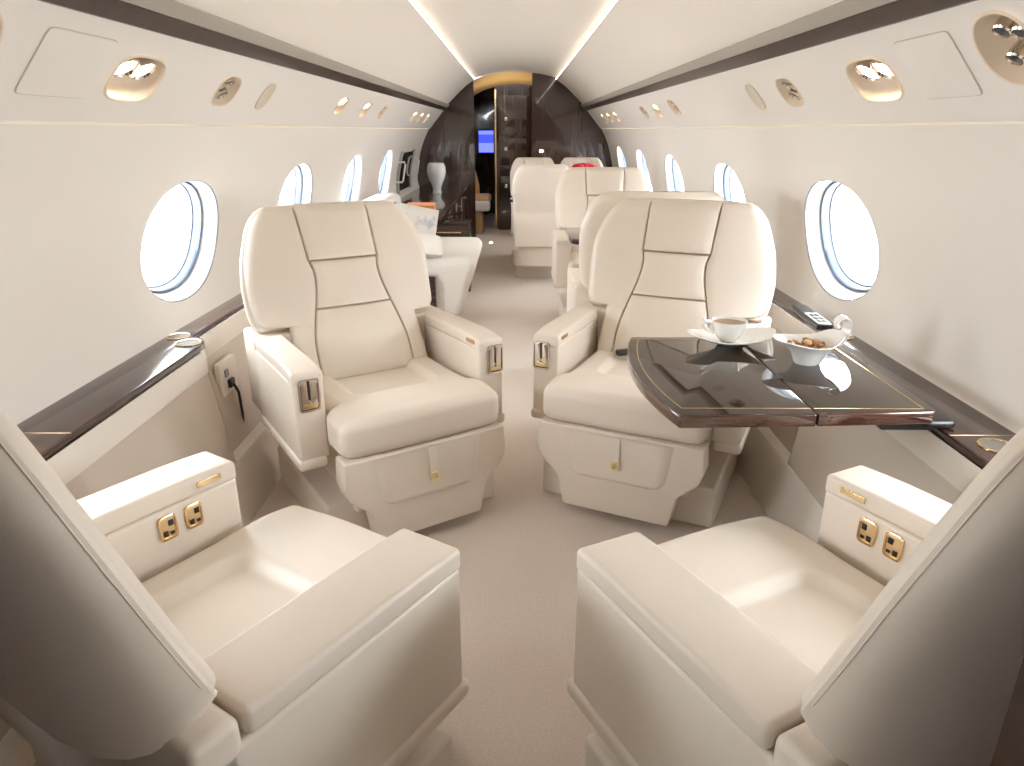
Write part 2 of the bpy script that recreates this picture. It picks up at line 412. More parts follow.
for side in (-1, 1):
    for i, (y, sc, ry, rs, e, kind) in enumerate(LAMPS[side]):
        F = local(psu_frame(side, y, sc)); lampy = kind != 'vent'
        t = thing('reading_lamp' if lampy else 'air_outlet', NAMES[(side, i)], 'lamp' if lampy else 'air vent', F(0, 0, 0),
                  group=None)
        t0 = t.location.copy()
        bm = bmesh.new()
        grid(bm, [ring_at(F, ry * k, rs * k, e, d) for k, d in ((1.09, -.001), (1.05, -.004), (1.0, -.003), (.95, .006), (.86, .028), (.70, .044), (.4, .05), (.02, .05))], close=True)
        for v in bm.verts: v.co -= t0
        h = add('housing', mesh(bm, 'housing', M['bezel'], angle=50), t)
        big = kind in ('lamp',)
        offs = ((-.38, .35), (.38, .35)) if kind in ('lamp', 'lampf') else ((-.35, .3), (.25, .45), (.3, -.35))
        for oy, os in offs:
            r = (.032 if big else .032) if lampy else (.021 if ry > .07 else .016)
            # a short swivelling barrel leaning inboard and down
            O = F(oy * ry, os * rs, .030)
            nrm = (F(0, 0, -1) - F(0, 0, 0)); dn = Vector((-side * .25, 0, -1)).normalized()
            ax = (nrm * .6 + dn * .6 + Vector((0, -.55 if kind == 'lampf' else -.12, 0))).normalized()
            x = ax.cross(Vector((0, 1, 0))).normalized(); yv = ax.cross(x)
            def R(rr, d, n=20): return [O + ax * d + x * rr * math.cos(2 * PI * k / n) + yv * rr * math.sin(2 * PI * k / n) - t0 for k in range(n)]
            bm = bmesh.new(); grid(bm, [R(r * .9, -.025), R(r, -.01), R(r * 1.12, .010), R(r * 1.12, .018), R(r * .95, .021), R(r * .86, .014)], close=True)
            n_ = add('lamp_head' if lampy else 'nozzle', mesh(bm, 'head', M['chrome'], angle=40), t)
            bm = bmesh.new(); grid(bm, [R(r * .87, .0142), R(r * .5, .0155), R(.001, .016)], close=True)
            add('lens' if lampy else 'grille', mesh(bm, 'lens', M['lamp'] if big else (M['lampdim'] if lampy else M['dark'])), n_)
    # speaker and hatch
    ys = 2.66 if side < 0 else 2.71
    F = local(psu_frame(side, ys, .125)); bm = bmesh.new()
    grid(bm, [ring_at(F, .05 * k, .055 * k, 2.6, d) for k, d in ((1, .001), (1, -.003), (.94, -.004), (.9, -.003), (.02, -.003))], close=True)
    tag(add('speaker_grille', mesh(bm, 'speaker', M['grille'])), 'beige oval loudspeaker grille overhead behind the %s air outlets' % PLACE[side], 'speaker')
    y0, y1 = (1.385, 1.615) if side < 0 else (1.455, 1.655)
    F = local(psu_frame(side, (y0 + y1) / 2, .135)); bm = bmesh.new()
    for k0, k1, d0, d1 in ((1.0, .975, .001, -.0012),): pass
    a = ring_at(F, (y1 - y0) / 2, .072, 14, .001, 64); b = ring_at(F, (y1 - y0) / 2, .072, 14, -.0025, 64); c = ring_at(F, (y1 - y0) / 2 - .003, .069, 14, -.0035, 64); d = ring_at(F, .001, .001, 2, -.0035, 64)
    grid(bm, [a, b, c, d], close=True)
    h = tag(add('hatch_cover', mesh(bm, 'hatch', M['panel'], angle=25)), 'flush rectangular access hatch in the overhead panel, %s side' % PLACE[side], 'hatch')
    bm = bmesh.new(); grid(bm, [ring_at(F, (y1 - y0) / 2 + .0025, .0745, 14, -.0006, 64), ring_at(F, (y1 - y0) / 2, .072, 14, -.0012, 64)], close=True)
    add('gap', mesh(bm, 'gap', M['line']), h)

# ------------------------------------------------------------------ side ledges
def cup_holder(x, y, z, r, label):
    t = thing('cup_holder', label, 'cup holder', (x, y, z))
    bm = lathe([(r, -.002), (r, .003), (r * .96, .0045), (r * .90, .004), (r * .88, -.0005)], 40); add('rim', mesh(bm, 'rim', M['gold']), t)
    bm = lathe([(r * .89, .002), (r * .84, .0012), (r * .5, .0009), (.0005, .0008)], 40); add('well', mesh(bm, 'well', M['well']), t)
for side, nm in ((-1, 'left'), (1, 'right')):
    X = lambda x: XC + side * x
    yE = 2.12
    out = [(1.097, YF), (.944, YF), (.944, yE - .10)] + [(1.005 - .061 * math.cos(a), yE - .10 + .10 * math.sin(a)) for a in [i * PI / 16 for i in range(1, 8)]] + [(1.012, yE)]
    out += [(1.012, yE + .02), (1.012, 4.38), (1.097, 4.38)]
    if side > 0: out = out[:-2] + [(1.012, YB), (1.097, YB)]
    bm = prism([(X(x), y) for x, y in out], .578, .605, 'z', bev=.006, seg=3)
    le = tag(add('side_ledge', mesh(bm, 'ledge', M['wood'], angle=30)), 'long glossy dark wood side ledge under the %s windows' % nm, 'ledge')
    bm = rbox((X(1.03) - .085, 1.372, .6045), (X(1.03) + .085, 1.3733, .6053), .0005)
    add('seam', mesh(bm, 'seam', M['inlay']), le)
    if side < 0:
        cup_holder(-1.068, 2.115, .605, .036, 'brass rimmed cup holder against the wall at the left ledge end')
        cup_holder(-1.005, 2.045, .605, .038, 'brass rimmed cup holder at the rounded corner of the left ledge')
    else:
        cup_holder(1.030, 2.13, .605, .036, 'brass ring cup holder on the right ledge behind the white bowl')
        cup_holder(.995, 1.315, .605, .037, 'metal cup holder on the right ledge beside the near right seat')

# headset box with a hanging cord, left recess
t = thing('headset_jack', 'beige socket box with dangling black cord below the left ledge end', 'socket', (-1.01, 2.27, .385))
add('plate', mesh(rbox((-.0, -.075, -.02), (.022, .06, .10), .006), 'plate', M['dadow']), t)
add('jack', mesh(rbox((.018, -.03, .0), (.034, .01, .03), .006), 'jack', M['dark']), t)
add('switch', mesh(rbox((.018, -.045, .045), (.028, -.02, .07), .003), 'switch', M['btn']), t)
add('cord', mesh(tube([(.034, -.01, .01), (.046, -.008, -.02), (.048, -.005, -.10), (.046, 0, -.19), (.04, .015, -.215), (.034, .03, -.19), (.03, .035, -.06)], .005), 'cord', M['dark']), t)

# ------------------------------------------------------------------ club chairs
FAR = dict(prof=[(.40, -.075), (.62, -.175), (.975, -.368)], top=.975, ai=.262, ao=.352, aa=.262)
NEAR = dict(prof=[(.40, -.085), (.62, -.176), (1.0, -.305)], top=1.003, ai=.242, ao=.342, aa=.218)
UP = dict(prof=[(.40, -.085), (.62, -.150), (.985, -.270)], top=.985, ai=.250, ao=.345, aa=.250)
REAR = dict(prof=[(.40, -.085), (.62, -.150), (.965, -.262)], top=.965, ai=.245, ao=.312, aa=.245)
CACHE = {}
def quad3(P):
    (x0, y0), (x1, y1), (x2, y2) = P
    def f(x): return y0 * (x - x1) * (x - x2) / ((x0 - x1) * (x0 - x2)) + y1 * (x - x0) * (x - x2) / ((x1 - x0) * (x1 - x2)) + y2 * (x - x0) * (x - x1) / ((x2 - x0) * (x2 - x1))
    return f
def panel(xl, xr, z0, z1, yf, th, rL, rR, rT, rB, nu=8, nv=10, puff=0., zs=None):
    """puffed upholstery panel on the back surface"""
    dz = [0, .15, .4, .7, 1]
    if zs is None:
        zs = [z0 + rB * k for k in dz] + [z0 + rB + (z1 - rT - z0 - rB) * i / nv for i in range(1, nv)] + [z1 - rT * k for k in reversed(dz)]
    bm = bmesh.new(); rows = []
    pf = lambda d, r: math.sqrt(max(0, 1 - (1 - min(d / r, 1)) ** 2)) if r > 0 else 1
    for z in zs:
        a, b = xl(z), xr(z); w = b - a
        xs = [a + rL * k for k in dz] + [a + rL + (w - rL - rR) * i / nu for i in range(1, nu)] + [b - rR * k for k in reversed(dz)]
        row = []
        for x in xs:
            h = min(pf(x - a, rL), pf(b - x, rR), pf(z - z0, rB), pf(z1 - z, rT))
            u = (x - a) / max(w, 1e-6); v = (z - z0) / (z1 - z0)
            h = th * h + puff * (4 * u * (1 - u)) * min(1, 4 * v * (1 - v) * 1.6) * h
            row.append((x, yf(x, z) - th + h, z))
        rows.append(row)
    grid(bm, rows); return bm

def chair(label, loc, rz, win, V, group='cream swivel club chairs', key='F', detail=True, name='club_chair', bw=1.0, full=False):
    """win = +1 when the window-side arm is at the sitter's right"""
    t = thing(name, label, 'armchair', loc, rz, group)
    L = M['leather']; ck = (key, win, bw, detail, full)
    def part(nm, tagk, fn, mt, parent=t):
        k = (ck, tagk)
        if k not in CACHE: CACHE[k] = mesh(fn(), nm, mt)
        return add(nm, CACHE[k], parent)
    q = quad3(V['prof']); top = V['top']
    wing = lambda x: -.022 * (abs(x) / .33) ** 2.2
    lowback = 1.0 if key in 'ND' else 2.6
    yf = lambda x, z: q(z) + wing(x) * (sm(.45, .62, z) * (lowback + (1 - lowback) * sm(.62, .84, z)))
    # outline half widths
    def half(z):
        if z < .603: w = .236
        else:
            w = .322 + .010 * math.sin(min(1, (z - .60) / .25) * PI * .62)
            w -= .045 * sm(.80, top, z)
            if z < .628: d = (.628 - z) / .025; w -= .020 * (1 - math.sqrt(max(0, 1 - d * d)))
            R = .085
            if z > top - R: d = (z - top + R) / R; w -= R * (1 - math.sqrt(max(0, 1 - min(d, 1) ** 2))) * .9
        return w * bw
    def hs(z, sd): return half(z) + (.024 * sm(.88, .68, z) if key == 'F' and sd == win and z > .603 else 0)   # window wing is fuller low down
    hz = top - .178   # lower edge of the headrest
    def seam(z):      # half width of the centre column
        a = .128 + .0 * z
        if z > hz: w = .131 - .006 * sm(top, hz, z)
        else: w = .120 - .006 * sm(hz, hz - .04, z) + .054 * sm(hz - .03, .50, z)
        return w * bw
    mz = .648
    g = .0008
    part('headrest', 'hr', lambda: panel(lambda z: -seam(z) + g, lambda z: seam(z) - g, hz + g, top - .002, yf, .024, .006, .006, .03, .007, puff=.008), L)
    part('back_cushion', 'bc', lambda: panel(lambda z: -seam(z) + g, lambda z: seam(z) - g, mz, hz, yf, .024, .006, .006, .007, .005, puff=.008), L)
    part('lumbar_cushion', 'lc', lambda: panel(lambda z: -seam(z) + g, lambda z: seam(z) - g, .415, mz - .001, yf, .024, .006, .006, .005, .02, puff=.010), L)
    zs = [.415, .43, .45, .48, .51, .54, .57, .59, .602, .6031, .606, .611, .617, .625, .635, .65, .68, .71, .74, .77, .80, .83, .86] + [top - .085 + .081 * math.sin(i / 9 * PI / 2) for i in range(10)]
    for s in (-1, 1):
        if s > 0: part('back_bolster', 'bb1', lambda: panel(seam, lambda z: hs(z, 1) - .004, .415, top - .003, yf, .024, .006, .035, .03, .02, zs=zs), L)
        else: part('back_bolster', 'bb0', lambda: panel(lambda z: .004 - hs(z, -1), lambda z: -seam(z), .415, top - .003, yf, .024, .035, .006, .03, .02, zs=zs), L)
    # rear shell
    zlow = .594 if not full else .13
    def shell():
        bm = bmesh.new(); rows = []
        base = [0, .002, .008, .020] if not full else [0, .004, .014, .03, .12, .2, .28, .36]
        Z = [zlow + b for b in base] + [.64, .68, .72, .76, .80, .84, .88] + [top - .085 + .083 * math.sin(i / 8 * PI / 2) for i in range(9)]
        for z in Z:
            zz = max(z, .6036 if not full else .64); w = half(zz); k = 0; kp, kn = hs(zz, 1) / w, hs(zz, -1) / w
            if z < zlow + .004: k = .010
            if z < zlow + .001: w -= .008
            ye = yf(w, max(z, .5)) - .018                    # outer front edge
            D = (.098 if not full else .08) - k - sm(top - .03, top, z) * .03
            row = []; half_a = [0, .004, .012, .025, .045, .075, .115, .17, .24, .34, .46, .60, .78, 1.0, 1.28, PI / 2]
            for a in half_a + [PI - x for x in reversed(half_a[:-1])]:
                c, q_ = math.cos(a), math.sin(a)
                row.append((-math.copysign(abs(c) ** (2 / 2.5), c) * w, ye - D * max(q_, 0.) ** (2 / 2.5), z - (.11 * max(q_, 0.) * (1 - sm(zlow, zlow + .25, z)) if not full else 0)))
            row += [(w - .006, ye + .006, z), (w - .03, ye + .008, z), (0, yf(0, max(z, .5)) - .045, z), (-w + .03, ye + .008, z), (-w + .006, ye + .006, z)]
            row = [(x * (kp if x > 0 else kn), y, zq) for x, y, zq in row]
            rows.append(row)
        vs = grid(bm, rows, close=True); bm.faces.new(vs[0]); bm.faces.new(vs[-1]); return bm
    sh = part('backrest_shell', 'sh', shell, L)
    if detail:
        def piping():
            P = []; Zs = [.60 + (top - .09 - .60) * i / 8 for i in range(8)] + [top - .09 + .084 * math.sin(i / 10 * PI / 2) for i in range(11)]
            for sx in (-1, 1):
                seg = []
                for z in Zs:
                    w = half(max(z, .6036)); ye = yf(w, z) - .018; a = .026
                    D = .098 - sm(top - .03, top, z) * .03
                    seg.append((sx * hs(max(z, .6036), sx) / w * math.cos(a) ** (2 / 2.5) * w, ye - D * math.sin(a) ** (2 / 2.5) - .0002, z))
                P += seg if sx < 0 else list(reversed(seg))
            return tube(P, .0011, 6)
        part('piping', 'pp', piping, L, sh)
    # seat cushion: raised front roll and sides, dished centre
    def seat():
        def fn(p):
            x, y, z = p
            wd = 1 + .115 * sm(.19, .225, y) * (1 if bw >= 1 and key != 'N' else 0) - .09 * (key == 'N')
            if z > .40:
                yd = .155 if key != 'N' else .138
                qx, qy = abs(x) - .145 + .06, y - yd + .06
                sd = math.hypot(max(qx, 0), max(qy, 0)) + min(max(qx, qy), 0) - .06
                z -= .021 * sm(.010, -.016, sd)
                z += .010 * sm(.10, .22, y) * (1 - (x / .3) ** 2) - .012 * sm(.24, .35, y)
                z += .010 * sm(-.1, -.25, y) * 0
            y += .012 * (1 - (x / .26) ** 2) * sm(.2, .34, y)
            return (x * wd * bw, y, z)
        return rbox((-.240, -.20, .325), (.240, .340, .447), .032, ((50, 56, 2) if detail else (16, 18, 2)), fn)
    part('seat_cushion', 'se', seat, L)
    # arms
    wa = V['ao']
    for s in (-1, 1):
        isw = (s == win); ai = (V['ai'] if isw else V['aa']) * bw; ao = wa * bw
        x0, x1 = (ai, ao) if s > 0 else (-ao, -ai)
        zt = .582
        arm = part('armrest', 'ar%d' % s, lambda: rbox((x0, -.24, .298), (x1, .212 if key != 'N' else .224, .541), .009, (1, 3, 2)), L)
        def padfn(p): return (p[0], p[1], p[2] - (.010 if key != 'N' else .005) * sm(.13, .22, p[1]))
        part('arm_pad', 'ap%d' % s, lambda: rbox((x0 - .0015, -.192, .541), (x1 + .0015, .214 if key != 'N' else .226, zt), .010, (2, 8, 1), padfn), L, arm)
        e0, e1 = (x0 + .01, x1 + .006) if s > 0 else (x0 - .006, x1 - .01)
        part('arm_trim', 'at%d' % s, lambda: rbox((e0, -.235, .268), (e1, .220 if key != 'N' else .236, .304), .012, (1, 2, 1)), L, arm)
        if detail:
            # pocket with latch in the arm front
            cx = (ai + ao) / 2 * s if isw else (V['ai'] * .35 + .65 * ao) * s * (1 if key == 'F' else 1)
            fw = .031
            def bez():
                bm = bmesh.new(); y = .2125
                for k0, k1, d0, d1 in ((1, 1, 0, .004), (1, .86, .004, .004), (.86, .82, .004, -.0005), (.82, .02, -.0003, -.0003)):
                    A = [(cx + a * k0, y + d0, .503 + b * (k0 if k0 == 1 else (k0 + .03))) for a, b in ell(28, fw, .05, 9)]
                    B = [(cx + a * k1, y + d1, .503 + b * (k1 if k1 == 1 else (k1 + .03))) for a, b in ell(28, fw, .05, 9)]
                    grid(bm, [A, B], close=True)
                return bm
            if key == 'F':
                pl = part('latch_plate', 'lp%d' % s, bez, M['chrome'], arm)
                part('latch', 'la%d' % s, lambda: rbox((cx - .022, .213, .462), (cx - .003, .2165, .544), .003), M['chrome'], arm)
                part('lever', 'lv%d' % s, lambda: rbox((cx + .004, .213, .462), (cx + .022, .2165, .544), .003), M['chrome'], arm)
                part('slot', 'sl%d' % s, lambda: rbox((cx - .004, .2128, .49), (cx + .005, .215, .548), .001), M['dark'], arm)
                part('catch', 'ct%d' % s, lambda: rbox((cx - .018, .2165, .464), (cx + .020, .219, .478), .001), M['gold'], arm)
            # small control strip on the inner upper edge
            xi = ai * s; o = -s
            def strip():
                x = xi + o * .0015
                return rbox((min(x, x + o * .003), .132, .555), (max(x, x + o * .003), .186, .568), .0014)
            st = part('seat_switch', 'ss%d' % s, strip, M['gold'], arm)
            if isw and key == 'N':
                for yy in (.062, .117):
                    def outlet(yy=yy):
                        bm = bmesh.new(); x = xi
                        grid(bm, [[(x + o * d, yy + a * k, .503 + b * k) for a, b in ell(32, .0185, .026, 5)] for k, d in ((1, 0), (1, .004), (.93, .005), (.80, .005), (.78, .0015))], close=True)
                        return bm
                    ou = part('outlet', 'ou%.3f' % yy, outlet, M['gold'], arm)
                    part('socket', 'so%.3f' % yy, lambda yy=yy: rbox((min(xi, xi + o * .003), yy - .014, .482), (max(xi, xi + o * .003), yy + .014, .524), .001, bm=None), M['inlay'], arm)
                    part('socket_hole', 'sh%.3f' % yy, lambda yy=yy: rbox((xi + o * .004 - .001, yy - .011, .486), (xi + o * .004 + .001, yy - .002, .497), .0006, bm=rbox((xi + o * .004 - .001, yy + .001, .506), (xi + o * .004 + .001, yy + .011, .518), .0006, bm=rbox((xi + o * .004 - .001, yy + .003, .487), (xi + o * .004 + .001, yy + .011, .493), .0006))), M['dark'], arm)
    # rear body wrapping behind the arms
    part('seat_back_body', 'rb', lambda: rbox((-wa * bw, -.36 if key == 'F' else -.265, .30), (wa * bw, -.196, .580), .014, (4, 2, 3)), L)
    # leg rest with pocket and pull strap
    def leg():
        pts = [(.268, .325), (.274, .245), (.262, .205), (.212, .158), (.196, .140), (.180, .048), (.172, .040)]
        pts = [(x * bw * (.82 if key == 'N' else 1), z) for x, z in pts]
        return prism(pts + [(-x, z) for x, z in reversed(pts)], .275, .352, 'y', bev=.013, seg=3)
    lg = part('leg_rest', 'lg', leg, L)
    if detail:
        def pocket():
            bm = bmesh.new()
            def half_w(z): 
                w = .158 + .02 * (z - .16) / .15
                if z < .20: d = (.20 - z) / .04; w -= .04 * (1 - math.sqrt(max(0, 1 - d * d)))
                return w
            rows = []
            for z in [.160, .1605, .162, .166, .173, .182, .192, .205, .23, .26, .29, .312, .318]:
                row = []
                for i in range(21):
                    u = -1 + i / 10; x = half_w(z) * u
                    d = min(half_w(z) - abs(x), z - .16)
                    row.append((x, .3515 + .010 * math.sqrt(max(0, 1 - (1 - min(d / .012, 1)) ** 2)) + .006 * sm(.2, .3, z) * (1 - u * u), z))
                rows.append(row)
            grid(bm, rows); return bm
        pk = part('pocket', 'pk', pocket, L, lg)
        part('pull_strap', 'ps', lambda: rbox((-.016, .366, .238), (.012, .3705, .322), .002, (2, 1, 6), lambda p: (p[0] + .10 * (p[2] - .28) * 0, p[1] + .004 * sm(.32, .26, p[2]), p[2])), L, lg)
        def buckle():
            bm = bmesh.new()
            for k0, k1, d0, d1 in ((1, 1, 0, .006), (1, .62, .006, .006), (.62, .6, .006, 0)):
                grid(bm, [[(-.002 + a * k, .3725 + d, .228 + b * k) for a, b in ell(24, .013, .015, 5)] for k, d in ((k0, d0), (k1, d1))], close=True)
            return bm
        part('buckle', 'bu', buckle, M['brass'], lg)
    part('pedestal', 'pe', lambda: rbox((-.215 * bw, -.25 if not full else -.12, .10), (.215 * bw, .26, .33), .02), L)
    part('floor_plinth', 'fp', lambda: rbox((-.30 * bw, -.30 if not full else -.06, .0), (.30 * bw, .24, .145), .012), M['dadow'])
    return t
R = math.radians
bb = thing('seat_belt_buckle', 'small black belt buckle lying at the back of the seat behind the dark table', 'buckle', (.392, 2.432, .448), R(20))
add('body', mesh(rbox((-.026, -.013, 0), (.022, .013, .020), .004), 'bb', M['dark']), bb)
add('tongue', mesh(rbox((.018, -.009, .007), (.042, .009, .012), .002), 'bt', M['chrome']), bb)
chair('cream leather club chair turned to the aisle, below the near left window', (-.455, 2.215, 0), R(213.3), 1, FAR, key='F')
chair('cream leather club chair turned to the aisle, behind the dark table', (.467, 2.312, 0), R(154.8), -1, FAR, key='F')
chair('cream leather club chair seen from behind in the lower left corner', (-.499, .977, 0), R(-32.8), -1, NEAR, key='N')
chair('cream leather club chair seen from behind in the lower right corner', (.506, .938, 0), R(27.0), 1, NEAR, key='N')
chair('cream chair facing away, back to back with the chair behind the dark table', (.592, 3.27, 0), 0, 1, UP, key='U', detail=False, bw=.97)
chair('cream chair facing the camera across the small far table', (.595, 4.62, 0), PI, -1, UP, key='U', detail=False)
chair('cream chair showing its plain flat back at the aisle, far right group', (.215, 6.12, 0), 0, 1, REAR, key='D', detail=False, bw=.74, full=True)
chair('far cream chair facing the camera, nearest the doorway, left one of the rear pair', (.17, 6.98, 0), PI, 1, REAR, key='D', detail=False, bw=.70)
chair('far cream chair facing the camera behind the red flowers, right one of the rear pair', (.645, 6.98, 0), PI, 1, REAR, key='D', detail=False, bw=.70)

# ------------------------------------------------------------------ dark table with leaf
TZ = .655
def left_edge(y):     # bowed aisle edge of the table
    u = (y - 1.357) / (1.955 - 1.357); return .345 - .0 - .060 * (4 * u * (1 - u)) * .75 - .012 * u
YS = [1.357 + (1.955 - 1.357) * i / 14 for i in range(15)]
t = thing('folding_table', 'glossy dark wood fold-out table with brass inlay on the right', 'table', (.62, 1.66, TZ - .03))
t0 = t.location.copy()
def shift(bm):
    for v in bm.verts: v.co -= t0
    return bm
SPL = .640
lf = [(left_edge(y), y) for y in YS] + [(SPL - .0012, 1.955), (SPL - .0012, 1.367)]
rt = [(SPL + .0012, 1.367), (SPL + .0012, 1.955), (.905, 1.955), (.905, 1.398), (.896, 1.385)]
for nm, P in (('table_leaf', lf), ('tabletop', rt)):
    bm = prism(P, TZ - .030, TZ, 'z', bev=.005, seg=3)
    bm.normal_update()
    for f in bm.faces: f.material_index = 0 if f.normal.z > .9 else 1
    o = add(nm, mesh(shift(bm), nm, [M['table'], M['tedge']], angle=35), t)
    if nm == 'table_leaf':
        path = [(left_edge(y) + .026, y) for y in YS if y > 1.40] ; a = [(SPL - .004, 1.400), (left_edge(1.40) + .026, 1.400)] + path[0:-1] + [(left_edge(1.93) + .026, 1.93), (SPL - .004, 1.93)]
    else: a = [(SPL + .004, 1.400), (.880, 1.400), (.880, 1.93), (SPL + .004, 1.93)]
    bm = bmesh.new()
    for (x0, y0), (x1, y1) in zip(a, a[1:]):
        d = Vector((x1 - x0, y1 - y0)); 
        if d.length < 1e-5: continue
        nrm = Vector((-d.y, d.x)).normalized() * .0012
        q = [(x0 - nrm.x, y0 - nrm.y), (x0 + nrm.x, y0 + nrm.y), (x1 + nrm.x, y1 + nrm.y), (x1 - nrm.x, y1 - nrm.y)]
        bm = prism(q, TZ - .001, TZ + .0004, 'z', bm=bm)
    add('inlay', mesh(shift(bm), 'inlay', M['inlay'], smooth=False), o)
for y in (1.60, 1.88):
    bm = rbox((SPL - .012, y - .012, TZ - .002), (SPL + .012, y + .012, TZ + .0008), .0012)
    add('hinge', mesh(shift(bm), 'hinge', M['dark']), t)
bm = rbox((.80, 1.41, TZ - .058), (.93, 1.47, TZ - .0295), .010)
bm = rbox((.89, 1.40, .606), (.96, 1.50, TZ - .0295), .012, bm=bm)
add('support_arm', mesh(shift(bm), 'support', M['dark']), t)
bm = rbox((.72, 1.84, TZ - .058), (.93, 1.90, TZ - .0295), .010); bm = rbox((.89, 1.80, .606), (.96, 1.90, TZ - .0295), .012, bm=bm)
add('support_arm', mesh(shift(bm), 'support', M['dark']), t)

# cup, saucer
sx, sy = .602, 1.885
def boat(rx, ry, lift, ang):
    ca, sa = math.cos(ang), math.sin(ang)
    def f(p):
        x, y, z = p; x *= rx; y *= ry
        z += lift * (abs(x) / rx) ** 2.4 * (1 if z > .001 else 1)
        return (x * ca - y * sa, x * sa + y * ca, z)
    return f
bm = lathe([(.0005, .0), (.30, .0), (.34, .003), (.62, .010), (.90, .017), (1.0, .020), (.995, .0225), (.9, .0205), (.6, .0135), (.33, .007), (.0005, .006)], 48, boat(.125, .078, .018, R(6)))
sa = tag(add('saucer', mesh(bm, 'saucer', M['white']), loc=(sx, sy, TZ)), 'white wing-shaped saucer under the cup on the dark table', 'saucer')
t = thing('coffee_cup', 'white porcelain cup of coffee standing on the wing-shaped saucer', 'cup', (sx - .008, sy, TZ + .0078))
bm = lathe([(.0005, 0), (.020, 0), (.022, .004), (.030, .012), (.040, .030), (.047, .052), (.050, .060), (.0485, .0605), (.045, .052), (.037, .030), (.027, .014), (.0005, .008)], 40)
add('body', mesh(bm, 'cup', M['white']), t)
add('coffee', mesh(lathe([(.0455, .0525), (.0005, .0527)], 40), 'coffee', M['coffee']), t)
def hr(u): return .005 + .002 * math.sin(u * PI)
add('handle', mesh(tube([(-.044, 0, .050), (-.058, -.002, .058), (-.072, -.004, .060), (-.074, -.004, .050), (-.060, -.002, .034), (-.040, 0, .026)], hr, 10), 'handle', M['white']), t)

# bowl with curled tail, nuts
bx, by = .750, 1.718
t = thing('snack_bowl', 'white porcelain bowl with curled tail handle on the dark table', 'bowl', (bx, by, TZ))
def bowlf(p):
    x, y, z = p
    k = z / .055
    tail = sm(.2, 1, x / .075) if x > 0 else 0
    lip = sm(.2, 1, -x / .075) if x < 0 else 0
    return (x * (1.0 + .25 * lip * k * k) + .008 * k, y * (1 - .12 * k), z + .022 * tail * k * k + .008 * lip * k)
bm = lathe([(.0005, 0), (.030, 0), (.033, .003), (.036, .010), (.046, .028), (.062, .044), (.078, .055), (.0765, .0575), (.060, .048), (.043, .031), (.032, .014), (.0005, .010)], 44, bowlf)
b_ = add('body', mesh(bm, 'bowl', M['white']), t)
P3 = [Vector(p) for p in [(.050, 0, .034), (.066, 0, .050), (.084, 0, .072), (.092, -.002, .096), (.086, -.004, .116), (.070, -.006, .122), (.058, -.007, .112), (.060, -.007, .098), (.070, -.007, .096), (.074, -.007, .102)]]
P = []
for k in range(1, len(P3) - 2):
    for q_ in range(5):
        u = q_ / 5; a, b, c, d = P3[k - 1:k + 3]
        P.append(.5 * (2 * b + (c - a) * u + (2 * a - 5 * b + 4 * c - d) * u * u + (3 * b - a - 3 * c + d) * u ** 3))
bm = bmesh.new(); rows = []
for k, p in enumerate(P):                       # flattened ribbon, broad at the bowl
    u = k / (len(P) - 1); t_ = (P[min(k + 1, len(P) - 1)] - P[max(k - 1, 0)]).normalized(); n_ = Vector((-t_.z, 0, t_.x))
    wd = .026 * (1 - u) ** .8 + .005; th = .0045
    rows.append([p + Vector((0, 1, 0)) * wd * math.cos(2 * PI * i / 14) + n_ * th * math.sin(2 * PI * i / 14) for i in range(14)])
vs = grid(bm, rows, close=True); bm.faces.new(vs[0]); bm.faces.new(vs[-1])
add('tail', mesh(bm, 'tail', M['white'], angle=80), t)
rng = random.Random(3)
nutgroup = 'nuts in the white bowl'
nutmesh = []
for k in range(3):
    bm = bmesh.new(); bmesh.ops.create_icosphere(bm, subdivisions=2, radius=.0095)
    for v in bm.verts:
        v.co.x *= 1.35; v.co.z *= .8; v.co *= 1 + .10 * math.sin(v.co.x * 500 + k) * math.cos(v.co.y * 420 + k * 2)
    nutmesh.append(mesh(bm, 'nut', M['nutB'] if k == 2 else M['nutA'], angle=180))
pos = []
for k in range(18):
    for _ in range(200):
        a = rng.uniform(0, 2 * PI); r = .047 * math.sqrt(rng.random()) if k < 13 else .02 * rng.random(); z = .043 + (0 if k < 13 else .012) + .08 * r * .1
        p = (r * math.cos(a) - .002, r * math.sin(a) * .85, z)
        if all((Vector(p) - Vector(q)).length > .0155 for q in pos): break
    pos.append(p)
    o = add('nut', nutmesh[k % 3], loc=(bx + p[0], by + p[1], TZ + p[2])); o.rotation_euler = (rng.uniform(-.5, .5), rng.uniform(-.5, .5), rng.uniform(0, 6))
    tag(o, 'small nut or dried fruit heaped in the white bowl', 'nut', nutgroup)

# handset on right ledge
t = thing('remote_control', 'dark handset with a white button panel on the right ledge behind the bowl', 'remote control', (1.012, 2.33, .607), R(-4))
add('body', mesh(rbox((-.026, -.14, 0), (.026, .14, .022), .007), 'body', M['dark']), t)
fp_ = add('button_panel', mesh(rbox((-.022, -.13, .0205), (.022, .01, .0235), .002), 'face', M['keypad']), t)
for i in range(3):
    for j in range(2):
        add('button', mesh(rbox((-.016 + j * .018, -.118 + i * .04, .023), (-.002 + j * .018, -.090 + i * .04, .0255), .002), 'btn', M['dark']), fp_)

